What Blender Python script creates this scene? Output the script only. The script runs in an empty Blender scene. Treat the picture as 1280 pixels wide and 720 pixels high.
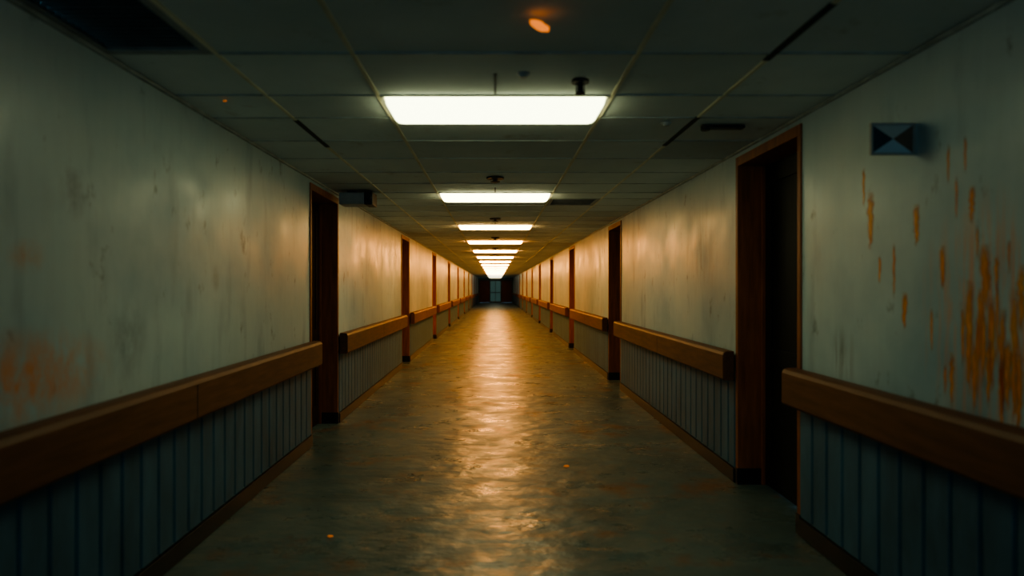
import bpy, bmesh, math, random
from mathutils import Vector
random.seed(7)
S=bpy.context.scene
XL,XR,H,CH=-1.79,1.90,2.60,1.53
Y0,Y1=-5.5,67.0
F=800.0
# ---------------------------------------------------------------- helpers
def mat(name):
    m=bpy.data.materials.new(name); m.use_nodes=True
    nt=m.node_tree; b=nt.nodes['Principled BSDF']
    return m,nt,b
def N(nt,t,**k):
    n=nt.nodes.new(t)
    for a,v in k.items(): setattr(n,a,v)
    return n
def noise(nt,scale=(1,1,1),s=5,detail=4,rough=.55,loc=(0,0,0)):
    tc=N(nt,'ShaderNodeTexCoord'); mp=N(nt,'ShaderNodeMapping')
    mp.inputs['Scale'].default_value=scale; mp.inputs['Location'].default_value=loc
    nt.links.new(tc.outputs['Object'],mp.inputs['Vector'])
    n=N(nt,'ShaderNodeTexNoise'); n.inputs['Scale'].default_value=s
    n.inputs['Detail'].default_value=detail; n.inputs['Roughness'].default_value=rough
    nt.links.new(mp.outputs['Vector'],n.inputs['Vector'])
    return n.outputs['Fac']
def ramp(nt,fac,stops):
    r=N(nt,'ShaderNodeValToRGB'); e=r.color_ramp.elements
    while len(e)<len(stops): e.new(.5)
    for el,(p,c) in zip(e,stops):
        el.position=p; el.color=(c[0],c[1],c[2],1) if hasattr(c,'__len__') else (c,c,c,1)
    nt.links.new(fac,r.inputs['Fac']); return r.outputs['Color']
def mix(nt,fac,a,b,mode='MIX'):
    n=N(nt,'ShaderNodeMix',data_type='RGBA',blend_type=mode)
    for s,v in ((n.inputs[0],fac),(n.inputs[6],a),(n.inputs[7],b)):
        if isinstance(v,bpy.types.NodeSocket): nt.links.new(v,s)
        elif hasattr(v,'__len__'): s.default_value=(v[0],v[1],v[2],1)
        elif s.type=='RGBA': s.default_value=(v,v,v,1)
        else: s.default_value=v
    return n.outputs[2]
def bump(nt,b,h,strength=.2,dist=.01):
    n=N(nt,'ShaderNodeBump'); n.inputs['Strength'].default_value=strength; n.inputs['Distance'].default_value=dist
    nt.links.new(h,n.inputs['Height']); nt.links.new(n.outputs['Normal'],b.inputs['Normal'])
def blob(nt,center,radius,soft=.5):
    tc=N(nt,'ShaderNodeTexCoord'); mp=N(nt,'ShaderNodeMapping')
    mp.inputs['Location'].default_value=[-center[i]/radius[i] for i in range(3)]
    mp.inputs['Scale'].default_value=[1/r for r in radius]
    nt.links.new(tc.outputs['Object'],mp.inputs['Vector'])
    l=N(nt,'ShaderNodeVectorMath',operation='LENGTH'); nt.links.new(mp.outputs['Vector'],l.inputs[0])
    r=N(nt,'ShaderNodeMapRange'); r.inputs[1].default_value=1; r.inputs[2].default_value=soft*.3
    nt.links.new(l.outputs['Value'],r.inputs[0]); return r.outputs[0]
def mul(nt,a,b):
    n=N(nt,'ShaderNodeMath',operation='MULTIPLY')
    for s,v in ((n.inputs[0],a),(n.inputs[1],b)):
        if isinstance(v,bpy.types.NodeSocket): nt.links.new(v,s)
        else: s.default_value=v
    return n.outputs[0]
def box(bm,x0,x1,y0,y1,z0,z1,mi=0):
    v=[bm.verts.new((x,y,z)) for x in (x0,x1) for y in (y0,y1) for z in (z0,z1)]
    fs=[]
    for q in ((0,1,3,2),(4,6,7,5),(0,4,5,1),(2,3,7,6),(0,2,6,4),(1,5,7,3)):
        f=bm.faces.new([v[i] for i in q]); f.material_index=mi; fs.append(f)
    return fs
def cyl(bm,c,r,h,axis='Z',seg=24,r2=None,mi=0):
    r2=r if r2 is None else r2
    rings=[]
    for t,rr in ((-.5,r),(.5,r2)):
        ring=[]
        for i in range(seg):
            a=2*math.pi*i/seg; p=[rr*math.cos(a),rr*math.sin(a),t*h]
            if axis=='X': p=[p[2],p[0],p[1]]
            if axis=='Y': p=[p[0],p[2],p[1]]
            ring.append(bm.verts.new([c[k]+p[k] for k in range(3)]))
        rings.append(ring)
    for i in range(seg):
        j=(i+1)%seg
        f=bm.faces.new((rings[0][i],rings[0][j],rings[1][j],rings[1][i])); f.material_index=mi
    for r_ in rings:
        f=bm.faces.new(r_); f.material_index=mi
def obj(name,bm,mats,parent=None,bevel=0,seg=2,center=True):
    bmesh.ops.recalc_face_normals(bm,faces=bm.faces)
    me=bpy.data.meshes.new(name); bm.to_mesh(me); bm.free()
    for m in (mats if isinstance(mats,(list,tuple)) else [mats]): me.materials.append(m)
    o=bpy.data.objects.new(name,me); S.collection.objects.link(o)
    if parent: o.parent=parent
    if bevel:
        md=o.modifiers.new('bevel','BEVEL'); md.width=bevel; md.segments=seg; md.limit_method='ANGLE'
    return o
def empty(name,loc=(0,0,0)):
    o=bpy.data.objects.new(name,None); S.collection.objects.link(o); o.empty_display_size=.1
    return o

# ---------------------------------------------------------------- materials
def wall_mat(name,off,side):
    m,nt,b=mat(name)
    big=noise(nt,(1,1,1),.9,5,.55,off)
    col=ramp(nt,big,[(.3,(.34,.49,.57)),(.5,(.53,.65,.69)),(.7,(.63,.71,.72))])
    st=noise(nt,(1,2.4,.6),1.6,4,.55,(off[0]+3,1,0))
    stm=ramp(nt,st,[(.55,0),(.72,1)])
    col=mix(nt,mul(nt,stm,.5),col,(.18,.27,.34))
    sp=noise(nt,(1,1.6,.9),4.2,6,.66,(off[0]+9,4,2))
    spm=ramp(nt,sp,[(.61,0),(.71,1)])
    col=mix(nt,mul(nt,spm,.7),col,(.11,.14,.16))
    fine=noise(nt,(1,6,.7),4,4,.6,(1,off[1],5))
    col=mix(nt,.12,col,ramp(nt,fine,[(.3,(.72,.72,.72)),(.7,(1.1,1.1,1.1))]),'MULTIPLY')
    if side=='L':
        for c,r,k,cc in (((XL,2.42,1.18),(.5,.60,.22),.95,(.85,.33,.13)),  # warm reflected glow painted into the wall colour
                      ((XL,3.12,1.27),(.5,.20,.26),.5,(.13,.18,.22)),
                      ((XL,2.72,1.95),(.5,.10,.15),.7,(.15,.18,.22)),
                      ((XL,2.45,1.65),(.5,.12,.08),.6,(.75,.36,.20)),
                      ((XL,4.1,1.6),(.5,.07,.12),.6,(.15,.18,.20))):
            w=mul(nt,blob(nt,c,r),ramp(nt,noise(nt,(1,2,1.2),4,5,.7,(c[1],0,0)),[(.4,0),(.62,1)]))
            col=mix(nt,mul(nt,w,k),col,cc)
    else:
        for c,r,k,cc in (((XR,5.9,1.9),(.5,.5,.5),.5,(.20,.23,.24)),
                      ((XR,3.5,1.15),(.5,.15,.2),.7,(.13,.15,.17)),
                      ((XR,2.45,1.4),(.5,.45,.55),.85,(.95,.30,.07))):  # orange glow smears painted into the colour around the streak meshes
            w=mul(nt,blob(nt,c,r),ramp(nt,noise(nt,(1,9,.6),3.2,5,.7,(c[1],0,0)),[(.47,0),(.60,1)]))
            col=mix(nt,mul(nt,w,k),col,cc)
    nt.links.new(col,b.inputs['Base Color'])
    r=ramp(nt,noise(nt,(1,1,1),3,3,.5,(5,5,5)),[(.3,.28),(.7,.46)])
    nt.links.new(r,b.inputs['Roughness'])
    bump(nt,b,noise(nt,(1,1,1),3.2,4,.5),.22,.02)
    return m
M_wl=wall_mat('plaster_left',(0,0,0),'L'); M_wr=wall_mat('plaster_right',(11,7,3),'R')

M_floor,nt,b=mat('worn_polished_floor')
c1=ramp(nt,noise(nt,(1,.8,1),1.1,6,.65),[(.3,(.060,.094,.100)),(.5,(.102,.145,.148)),(.7,(.152,.19,.187))])
brown=ramp(nt,noise(nt,(1,1.1,1),1.3,6,.7,(4,2,0)),[(.55,0),(.66,1)])
c1=mix(nt,mul(nt,brown,.8),c1,(.21,.085,.035))
dk=ramp(nt,noise(nt,(1,1,1),7,5,.7,(9,2,0)),[(.58,0),(.72,1)])
c1=mix(nt,mul(nt,dk,.3),c1,(.04,.04,.04))
nt.links.new(c1,b.inputs['Base Color'])
nt.links.new(ramp(nt,noise(nt,(1,1.3,1),1.9,6,.7,(2,8,0)),[(.36,.20),(.64,.52)]),b.inputs['Roughness'])
b.inputs['Specular IOR Level'].default_value=.48
n1=noise(nt,(1.1,1.6,1),3.0,4,.5,(1,1,1))
bump(nt,b,n1,.6,.05)

M_ceil,nt,b=mat('ceiling_tile')
at=N(nt,'ShaderNodeAttribute',attribute_name='tint')
cc=ramp(nt,noise(nt,(1,1,1),1.6,5,.6),[(.3,(.64,.71,.71)),(.7,(.78,.83,.82))])
cc=mix(nt,1.0,cc,at.outputs['Color'],'MULTIPLY')
st=ramp(nt,noise(nt,(1,1,1),2.8,6,.7,(7,7,0)),[(.6,0),(.72,1)])
cc=mix(nt,mul(nt,st,.45),cc,(.30,.24,.15))
nt.links.new(cc,b.inputs['Base Color']); b.inputs['Roughness'].default_value=.8
bump(nt,b,noise(nt,(1,1,1),60,3,.7),.3,.004)

def simple(name,c,rough=.5,var=.25,scale=(1,1,1),s=8,metal=0,bmp=.1):
    m,nt,b=mat(name)
    f=noise(nt,scale,s,5,.6)
    nt.links.new(ramp(nt,f,[(.3,[v*(1-var) for v in c]),(.7,[min(1,v*(1+var)) for v in c])]),b.inputs['Base Color'])
    b.inputs['Roughness'].default_value=rough; b.inputs['Metallic'].default_value=metal
    if bmp: bump(nt,b,f,bmp,.005)
    return m
M_grid=simple('grid_bar_yellowish',(.74,.68,.50),.5,.2,(1,.5,1),5)  # pale yellow, lighter than the cross bars
M_gridd=simple('grid_bar_missing_dark',(.04,.04,.04),.8)
M_rail=simple('handrail_wood',(.150,.058,.026),.55,.3,(6,.6,6),5)
M_frame=simple('door_frame_wood',(.32,.10,.036),.5,.35,(6,6,.6),5)
M_leaf=simple('door_leaf_dark',(.012,.010,.010),.6,.3,(6,6,.5),5)
M_leafr=simple('door_leaf_redbrown',(.04,.017,.012),.5,.3,(6,6,.5),5)
M_base=simple('baseboard_black',(.014,.014,.016),.4,.3)
M_wains=simple('wainscot_bluegrey',(.058,.135,.205),.5,.3,(1,1.5,.5),4)
M_metal=simple('steel_bracket',(.25,.25,.25),.35,.1,metal=1)
M_dark=simple('dark_plastic',(.02,.022,.025),.5,.2)
M_grey=simple('grey_plastic',(.36,.38,.38),.5,.2)
M_housing=simple('lamp_housing',(.45,.43,.36),.5,.1)
M_vent=simple('vent_grille',(.30,.31,.31),.6,.2)
def emis(name,c,s):
    m,nt,b=mat(name)
    b.inputs['Base Color'].default_value=(c[0]*.8,c[1]*.8,c[2]*.8,1)
    b.inputs['Emission Color'].default_value=(*c,1); b.inputs['Emission Strength'].default_value=s
    return m

# ---------------------------------------------------------------- openings
ldoors=[(6.17+6.02*k,7.27+6.02*k) for k in range(10)]
rdoors=[(3.96+5.66*k,5.03+5.66*k) for k in range(11)]
DT=2.55; REC=.20; TH=.34
def segs(doors):
    out=[];y=Y0
    for a,c in doors: out.append((y,a)); y=c
    out.append((y,Y1)); return out
def build_side(side,doors):
    L=side=='left'; X=XL if L else XR; s=-1 if L else 1
    def xb(a,c):
        p,q=X+s*a,X+s*c; return min(p,q),max(p,q)
    bm=bmesh.new()
    for a,c in segs(doors): box(bm,*xb(0,TH),a,c,0,H)
    for a,c in doors: box(bm,*xb(0,TH),a,c,DT,H)
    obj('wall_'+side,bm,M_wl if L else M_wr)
    bm=bmesh.new(); p=.165
    for a,c in segs(doors):
        a2,c2=a+.002,c-.002
        box(bm,*xb(-.010,-.0005),a2,c2,.12,.80)
        y=c2
        while y>a2+.03:
            y1=max(a2,y-p+.008)
            w=min(.012,(y-y1)/3)
            prof=[(-.010,y),(-.019,y-w),(-.019,y1+w),(-.010,y1)]
            lo=[bm.verts.new((X+s*o,yy,.12)) for o,yy in prof]; hi=[bm.verts.new((X+s*o,yy,.80)) for o,yy in prof]
            for i in range(3): bm.faces.new((lo[i],lo[i+1],hi[i+1],hi[i]))
            bm.faces.new(hi); bm.faces.new(lo)
            y-=p
    obj('wainscot_'+side,bm,M_wains)
    bm=bmesh.new()
    for a,c in segs(doors):
        box(bm,*xb(-.028,-.0005),a,c,.0,.11)
    obj('baseboard_'+side,bm,M_base,bevel=.006)
    zt,zb=(1.02,.785) if L else (1.035,.805)
    for a,c in segs(doors):
        if c-a<.5: continue
        e=empty('handrail')
        a2=a-.02 if a>Y0 else a; c2=c+.02 if c<Y1 else c
        bm=bmesh.new()
        pr=[(-.03,zb),(-.105,zb),(-.12,zb+.015),(-.12,zt-.03),(-.108,zt-.008),(-.09,zt),(-.03,zt)]
        A=[bm.verts.new((X+s*o,a2,z)) for o,z in pr]; B=[bm.verts.new((X+s*o,c2,z)) for o,z in pr]
        n=len(pr)
        for i in range(n): bm.faces.new((A[i],A[(i+1)%n],B[(i+1)%n],B[i]))
        bm.faces.new(A); bm.faces.new(B)
        obj('rail',bm,M_rail,e,bevel=.004)
        bm=bmesh.new()
        y=a2+.25
        while y<c2-.1:
            box(bm,*xb(-.032,-.0),y,y+.07,zb+.03,zt-.03); y+=1.2
        obj('brackets',bm,M_metal,e)
        bm=bmesh.new(); y=c2-2.6
        while y>a2+.5:
            box(bm,*xb(-.1215,-.119),y,y+.006,zb+.012,zt-.03); y-=2.6
        if len(bm.verts): obj('joints',bm,M_base,e)
        else: bm.free()
    return xb,X,s
dn=0
for side,doors in (('left',ldoors),('right',rdoors)):
    xb,X,s=build_side(side,doors)
    for a,c in doors:
        dn+=1
        e=empty('door_%d'%dn)
        bm=bmesh.new(); t=.045
        box(bm,*xb(-.012,REC+.06),a,a+t,.0,DT)
        box(bm,*xb(-.012,REC+.06),c-t,c,.0,DT)
        box(bm,*xb(-.012,REC+.06),a+t,c-t,DT-.07,DT)
        box(bm,*xb(REC-.03,REC),a+t,a+t+.02,0,DT-.07)
        box(bm,*xb(REC-.03,REC),c-t-.02,c-t,0,DT-.07)
        obj('frame',bm,M_frame,e,bevel=.004)
        bm=bmesh.new()
        for yy0,yy1 in ((a-.001,a+t+.004),(c-t-.004,c+.001)):
            box(bm,*xb(-.018,REC+.02),yy0,yy1,0,.125)
        obj('plinth',bm,M_base,e)
        bm=bmesh.new(); l0,l1=a+t+.004,c-t-.004; lt=DT-.075
        box(bm,*xb(REC+.012,REC+.05),l0,l1,.01,lt)
        for q in ((l0,l0+.11,.01,lt),(l1-.11,l1,.01,lt),(l0+.11,l1-.11,.01,.22),(l0+.11,l1-.11,.95,1.07),(l0+.11,l1-.11,lt-.14,lt)):
            box(bm,*xb(REC,REC+.012),*q)
        obj('leaf',bm,M_leafr if side=='left' else M_leaf,e,bevel=.002)
        bm=bmesh.new()
        cyl(bm,(X+s*(REC-.006),l0+.06,1.0),.026,.012,'X')
        cyl(bm,(X+s*(REC-.03),l0+.06,1.0),.009,.05,'X',12)
        x0,x1=xb(REC-.062,REC-.046); box(bm,x0,x1,l0+.05,l0+.17,.99,1.01)
        obj('handle',bm,M_metal,e,bevel=.002)

# ---------------------------------------------------------------- floor & end wall
bm=bmesh.new(); box(bm,XL-TH,XR+TH,Y0,Y1+.3,-.15,0); obj('floor',bm,M_floor)
M_end=simple('end_wall_paint',(.10,.15,.15),.5,.2)
bm=bmesh.new(); 
box(bm,XL,XR,Y1,Y1+.3,2.35,H); box(bm,XL,XL+.12,Y1,Y1+.3,0,2.35); box(bm,XR-.12,XR,Y1,Y1+.3,0,2.35)
obj('wall_end',bm,M_end)
M_leafe=simple('end_door_leaf',(.14,.04,.024),.5,.3,(6,6,.5),5)
for k,(x0,x1) in enumerate(((XL+.12,-.56),(.62,XR-.12))):
    dn+=1; e=empty('door_%d'%dn)
    bm=bmesh.new()
    for q in ((x0,x0+.06,0,2.35),(x1-.06,x1,0,2.35),(x0+.06,x1-.06,2.28,2.35)): box(bm,q[0],q[1],Y1-.02,Y1+.15,q[2],q[3])
    obj('frame',bm,M_base,e)
    bm=bmesh.new(); box(bm,x0+.06,x1-.06,Y1+.06,Y1+.11,.01,2.28)
    for q in ((.01,.3),(.95,1.1),(2.1,2.28)): box(bm,x0+.06,x1-.06,Y1+.045,Y1+.06,*q)
    obj('leaf',bm,M_leafe,e)
    bm=bmesh.new(); cyl(bm,((x1-.15) if k==0 else (x0+.15),Y1+.01,1.0),.02,.07,'Y',12); obj('handle',bm,M_metal,e)
M_teal=emis('dim_frosted_glass',(.20,.45,.42),.09)
M_teal.node_tree.nodes['Principled BSDF'].inputs['Base Color'].default_value=(.06,.12,.12,1)
e=empty('window_1')
bm=bmesh.new()
for q in ((-.56,-.50,0,2.35),(.56,.62,0,2.35),(-.5,.56,2.27,2.35),(-.5,.56,0,.12),(-.5,.56,1.02,1.1),(0,.05,.12,1.02),(0,.05,1.1,2.27)):
    box(bm,q[0],q[1],Y1,Y1+.12,q[2],q[3])
obj('frame',bm,M_base,e)
bm=bmesh.new(); box(bm,-.5,.56,Y1+.13,Y1+.14,.0,2.35); obj('glass',bm,M_teal,e)

# ---------------------------------------------------------------- ceiling
P=3.63; LY=3.55; LL=.47; rowh=(P-LL)/5
rows=[]; y=LY-3*P
while y<Y1:
    rows.append((y,y+LL,True)); yy=y+LL
    for k in range(5): rows.append((yy,yy+rowh,False)); yy+=rowh
    y+=P
rows=[(max(a,Y0),min(c,Y1),l) for a,c,l in rows if c>Y0+.02 and a<Y1-.02]
xs=[XL-TH,-1.27,-.65,.65,1.27,XR+TH]
bm=bmesh.new(); tl=bm.loops.layers.float_color.new('tint')
ventcells=[]
for a,c,l in rows:
    for i in range(5):
        if l and i==2 and a>LY-1: continue
        x0,x1=xs[i],xs[i+1]
        zz=H+random.uniform(0,.003)
        if i==3 and a<7.8<c: ventcells.append((x0,x1,a,c)); continue
        if i==0 and a<2.5<c: ventcells.append((XL,x1,a,c)); continue
        fs=box(bm,x0+.002,x1-.002,a+.002,c-.002,zz,zz+.02)
        g=random.uniform(.88,1.05)
        if random.random()<.07: g*=.8
        for f in fs:
            for lp in f.loops: lp[tl]=(g,g*random.uniform(.98,1),g*.98,1)
box(bm,XL-TH,XR+TH,Y0,Y1+.3,H+.16,H+.2)
ob=obj('ceiling',bm,M_ceil)
bm=bmesh.new()
for i in (1,2,3,4):
    x=xs[i]; w=.010
    skips=[]
    if i==1: skips=[(4.07,4.85)]
    if i==4: skips=[(2.4,3.0),(4.0,4.8)]
    y=Y0
    for s0,s1 in skips:
        box(bm,x-w,x+w,y,s0,H-.006,H+.012,0); box(bm,x-w*1.6,x+w*1.6,s0,s1,H-.005,H+.012,1); y=s1
    box(bm,x-w,x+w,y,Y1,H-.006,H+.012,0)
for a,c,l in rows:
    box(bm,XL,XR,a-.006,a+.006,H-.0045,H+.01,2)
for k in range(12):
    y=LY+P*k
    box(bm,-.006,.006,y-.35,y-.02,H-.003,H+.01,1); 
for x0,x1 in ((XL,XL+.02),(XR-.02,XR)): box(bm,x0,x1,Y0,Y1,H-.018,H-.002,2)
M_grid2=simple('grid_bar_cross',(.42,.45,.43),.6,.3)
obj('ceiling_grid',bm,[M_grid,M_gridd,M_grid2])
for x0,x1,a,c in ventcells:
    e=empty('ceiling_vent')
    bm=bmesh.new()
    for q in ((x0+.01,x0+.05,a+.01,c-.01),(x1-.05,x1-.01,a+.01,c-.01),(x0+.05,x1-.05,a+.01,a+.05),(x0+.05,x1-.05,c-.05,c-.01)):
        box(bm,*q,H-.004,H+.02)
    obj('rim',bm,M_vent,e)
    bm=bmesh.new(); y=a+.07
    while y<c-.07:
        v=[bm.verts.new(p) for p in ((x0+.05,y,H),(x1-.05,y,H),(x1-.05,y+.025,H+.03),(x0+.05,y+.025,H+.03),
                                     (x0+.05,y+.003,H),(x1-.05,y+.003,H),(x1-.05,y+.028,H+.03),(x0+.05,y+.028,H+.03))]
        for q in ((0,1,2,3),(4,5,6,7),(0,1,5,4),(2,3,7,6)): bm.faces.new([v[i] for i in q])
        y+=.04
    obj('louvres',bm,M_vent,e)
    bm=bmesh.new(); box(bm,x0+.01,x1-.01,a+.01,c-.01,H+.05,H+.06); obj('duct',bm,M_dark,e)

# ---------------------------------------------------------------- ceiling lights (drop lens)
LC=[(.95,1,.58),(.98,.92,.50),(1,.60,.21),(1,.40,.09)]
LS=[5.8,8.8,18,32,40]
nl=0; y=LY
while y+LL<Y1-1:
    c=LC[min(nl,3)]; st=LS[min(nl,4)]
    if y>48: c=(.95,.85,.55); st=5
    if y>56: st=2.5
    e=empty('ceiling_light')
    m=emis('lamp_diffuser_%d'%nl,c,st)
    a,d=y,y+LL; xa,xc=-.63,.63
    bm=bmesh.new(); r=.06
    def ring(ins,z):
        pts=[]
        for cx,cy,a0 in ((xc-r-.01,d-r-.01,0),(xa+r+.01,d-r-.01,90),(xa+r+.01,a+r+.01,180),(xc-r-.01,a+r+.01,270)):
            for k in range(7):
                an=math.radians(a0+15*k); pts.append(bm.verts.new((cx+(r-ins)*math.cos(an),cy+(r-ins)*math.sin(an),z)))
        return pts
    R=[ring(0,H+.02),ring(0,H-.012),ring(.006,H-.035),ring(.022,H-.048),ring(.04,H-.052)]
    bm.faces.new(R[0]); bm.faces.new(R[-1])
    for u in range(4):
        for i in range(28): j=(i+1)%28; bm.faces.new((R[u][i],R[u][j],R[u+1][j],R[u+1][i]))
    obj('diffuser',bm,m,e)
    bm=bmesh.new()
    box(bm,xa-.01,xc+.01,a+.001,d-.001,H+.021,H+.1)
    for q in ((xa-.01,xa+.008,a+.002,d-.002),(xc-.008,xc+.01,a+.002,d-.002),(xa+.008,xc-.008,a+.002,a+.009),(xa+.008,xc-.008,d-.009,d-.002)):
        box(bm,*q,H-.008,H+.022)
    obj('housing',bm,M_housing,e)
    nl+=1; y+=P

# ---------------------------------------------------------------- sprinklers / detectors
def sprinkler(x,y,r=.075,drop=.05):
    e=empty('fire_sprinkler'); bm=bmesh.new()
    cyl(bm,(x,y,H-.015),r,.016,r2=r*1.0); cyl(bm,(x,y,H-.022-drop/2),.014,drop,seg=12)
    obj('escutcheon',bm,M_dark,e)
    bm=bmesh.new(); cyl(bm,(x,y,H-.025-drop),r*.55,.006)
    for sx in (-1,1): box(bm,x+sx*.02-.003,x+sx*.02+.003,y-.003,y+.003,H-.022-drop,H-.022)
    obj('deflector',bm,M_dark,e)
sprinkler(.435,3.27,.045,.05)
for k in range(1,12): sprinkler(.0,6.15+P*(k-1),.085,.025)
def detector(x,y,r=.035):
    e=empty('smoke_detector'); bm=bmesh.new()
    cyl(bm,(x,y,H-.012),r*.8,.012,r2=r); obj('base',bm,M_grey,e)
    bm=bmesh.new(); cyl(bm,(x,y,H-.022),r*.5,.01,r2=r*.7); obj('sensor',bm,M_grey,e)
detector(.14,3.17); detector(1.10,4.12)
e=empty('ceiling_bracket'); bm=bmesh.new()
box(bm,1.36,1.63,4.17,4.23,H-.026,H-.008); cyl(bm,(1.38,4.2,H-.022),.03,.03); cyl(bm,(1.60,4.2,H-.018),.02,.02)
obj('bar',bm,M_dark,e,bevel=.003)
e=empty('security_camera'); bm=bmesh.new()
box(bm,-1.70,-1.42,6.95,7.2,H-.16,H-.03); obj('housing',bm,M_grey,e,bevel=.012)
bm=bmesh.new(); box(bm,-1.42,-1.33,6.93,7.2,H-.165,H-.025); cyl(bm,(-1.375,6.92,H-.09),.035,.03,'Y'); box(bm,-1.62,-1.52,7.0,7.1,H-.03,H-.007)
obj('lens_hood',bm,M_dark,e,bevel=.006)
# projecting (flag) sign on the right wall: plate facing down the corridor, four facets
e=empty('wall_sign')
xa,xb_,za,zb=1.705,1.885,2.14,2.265; y=2.89
ms=[simple('sign_navy',(.04,.055,.075),.5,.1),simple('sign_grey',(.66,.62,.56),.5,.1),simple('sign_brown',(.26,.14,.09),.5,.1),simple('sign_blue',(.60,.68,.72),.5,.1)]
bm=bmesh.new()
cs=[bm.verts.new(p) for p in ((xa,y,zb),(xb_,y,zb),(xb_,y,za),(xa,y,za))]
c0=bm.verts.new(((xa+xb_)/2,y-.003,(za+zb)/2))
for i,mi in ((0,1),(1,2),(2,3),(3,0)):
    f=bm.faces.new((cs[i],cs[(i+1)%4],c0)); f.material_index=mi
bk=[bm.verts.new((v.co.x,y+.006,v.co.z)) for v in cs]
for i in range(4): bm.faces.new((cs[i],cs[(i+1)%4],bk[(i+1)%4],bk[i]))
bm.faces.new(bk)
obj('facets',bm,ms,e)
M_sb=simple('sign_border',(.42,.38,.33),.5,.15)
bm=bmesh.new()
for q in ((xa-.010,xa,za-.010,zb+.010),(xb_,xb_+.015,za-.010,zb+.010),(xa,xb_,za-.010,za),(xa,xb_,zb,zb+.010)): box(bm,q[0],q[1],y-.004,y+.008,q[2],q[3])
obj('border',bm,M_sb,e)

# ---------------------------------------------------------------- orange spark glow painted onto right wall as streaks
m,nt,b=mat('orange_glow_streak')
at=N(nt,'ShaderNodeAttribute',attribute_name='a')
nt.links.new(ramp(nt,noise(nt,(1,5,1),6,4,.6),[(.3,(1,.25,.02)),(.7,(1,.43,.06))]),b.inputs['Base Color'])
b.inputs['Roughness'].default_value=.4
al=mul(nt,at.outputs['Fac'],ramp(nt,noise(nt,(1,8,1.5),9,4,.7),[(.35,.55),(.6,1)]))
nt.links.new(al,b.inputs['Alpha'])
bm=bmesh.new(); al=bm.verts.layers.float.new('a')
streaks=[(1088,240,312,10),(1146,255,308,9),(1178,306,362,9),(1232,305,390,16),(1215,232,280,9),(1207,170,218,4),(1212,350,495,12),(1225,360,455,9),(1240,370,490,12),
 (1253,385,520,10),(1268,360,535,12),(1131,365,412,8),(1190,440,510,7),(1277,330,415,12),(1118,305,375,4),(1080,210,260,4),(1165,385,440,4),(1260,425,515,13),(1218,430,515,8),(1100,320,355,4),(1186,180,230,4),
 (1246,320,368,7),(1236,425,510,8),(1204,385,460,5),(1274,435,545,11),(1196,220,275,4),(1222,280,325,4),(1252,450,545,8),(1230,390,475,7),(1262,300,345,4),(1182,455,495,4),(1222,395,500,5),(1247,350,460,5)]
for px,p0,p1,w in streaks:
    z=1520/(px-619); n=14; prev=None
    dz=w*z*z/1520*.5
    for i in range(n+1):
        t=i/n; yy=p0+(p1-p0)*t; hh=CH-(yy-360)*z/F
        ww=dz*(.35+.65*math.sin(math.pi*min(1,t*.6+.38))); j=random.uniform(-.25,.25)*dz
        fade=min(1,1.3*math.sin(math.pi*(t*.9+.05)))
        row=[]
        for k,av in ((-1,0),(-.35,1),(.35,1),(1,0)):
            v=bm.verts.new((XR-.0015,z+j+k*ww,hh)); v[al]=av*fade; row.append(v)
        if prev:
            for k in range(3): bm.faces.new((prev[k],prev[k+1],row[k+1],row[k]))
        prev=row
o=obj('painted_glow',bm,m)

# ---------------------------------------------------------------- embers
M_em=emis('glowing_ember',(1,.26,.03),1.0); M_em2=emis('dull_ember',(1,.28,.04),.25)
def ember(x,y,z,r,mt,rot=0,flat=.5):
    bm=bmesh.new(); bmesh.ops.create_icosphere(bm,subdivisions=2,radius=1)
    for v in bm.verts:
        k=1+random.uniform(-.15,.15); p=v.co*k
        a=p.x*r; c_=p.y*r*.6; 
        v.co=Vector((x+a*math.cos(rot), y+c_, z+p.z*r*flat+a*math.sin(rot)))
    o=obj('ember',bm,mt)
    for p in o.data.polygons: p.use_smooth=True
ember(.173,2.50,H-.045,.040,M_em,-.35,.45)
ember(-1.52,3.6,H-.018,.012,M_em2)
ember(.607,5.46,.012,.024,M_em2,0,.4); ember(-1.01,3.92,.01,.018,M_em2,0,.35)

# ---------------------------------------------------------------- world, camera
w=bpy.data.worlds.new('world'); S.world=w; w.use_nodes=True
w.node_tree.nodes['Background'].inputs[0].default_value=(.20,.56,.80,1)
w.node_tree.nodes['Background'].inputs[1].default_value=1.0
cd=bpy.data.cameras.new('camera'); cam=bpy.data.objects.new('camera',cd); S.collection.objects.link(cam)
cam.location=(0,0,CH); cam.rotation_euler=(math.pi/2,0,0)
cd.sensor_width=36; cd.lens=F/1280*36; cd.shift_x=21/1280; cd.clip_start=.05; cd.clip_end=200
cd.dof.use_dof=True; cd.dof.focus_distance=9; cd.dof.aperture_fstop=1.1
S.camera=cam
S.view_settings.view_transform='AgX'
try: S.view_settings.look='AgX - Medium High Contrast'
except Exception as ex: print(ex)
S.view_settings.exposure=0.12
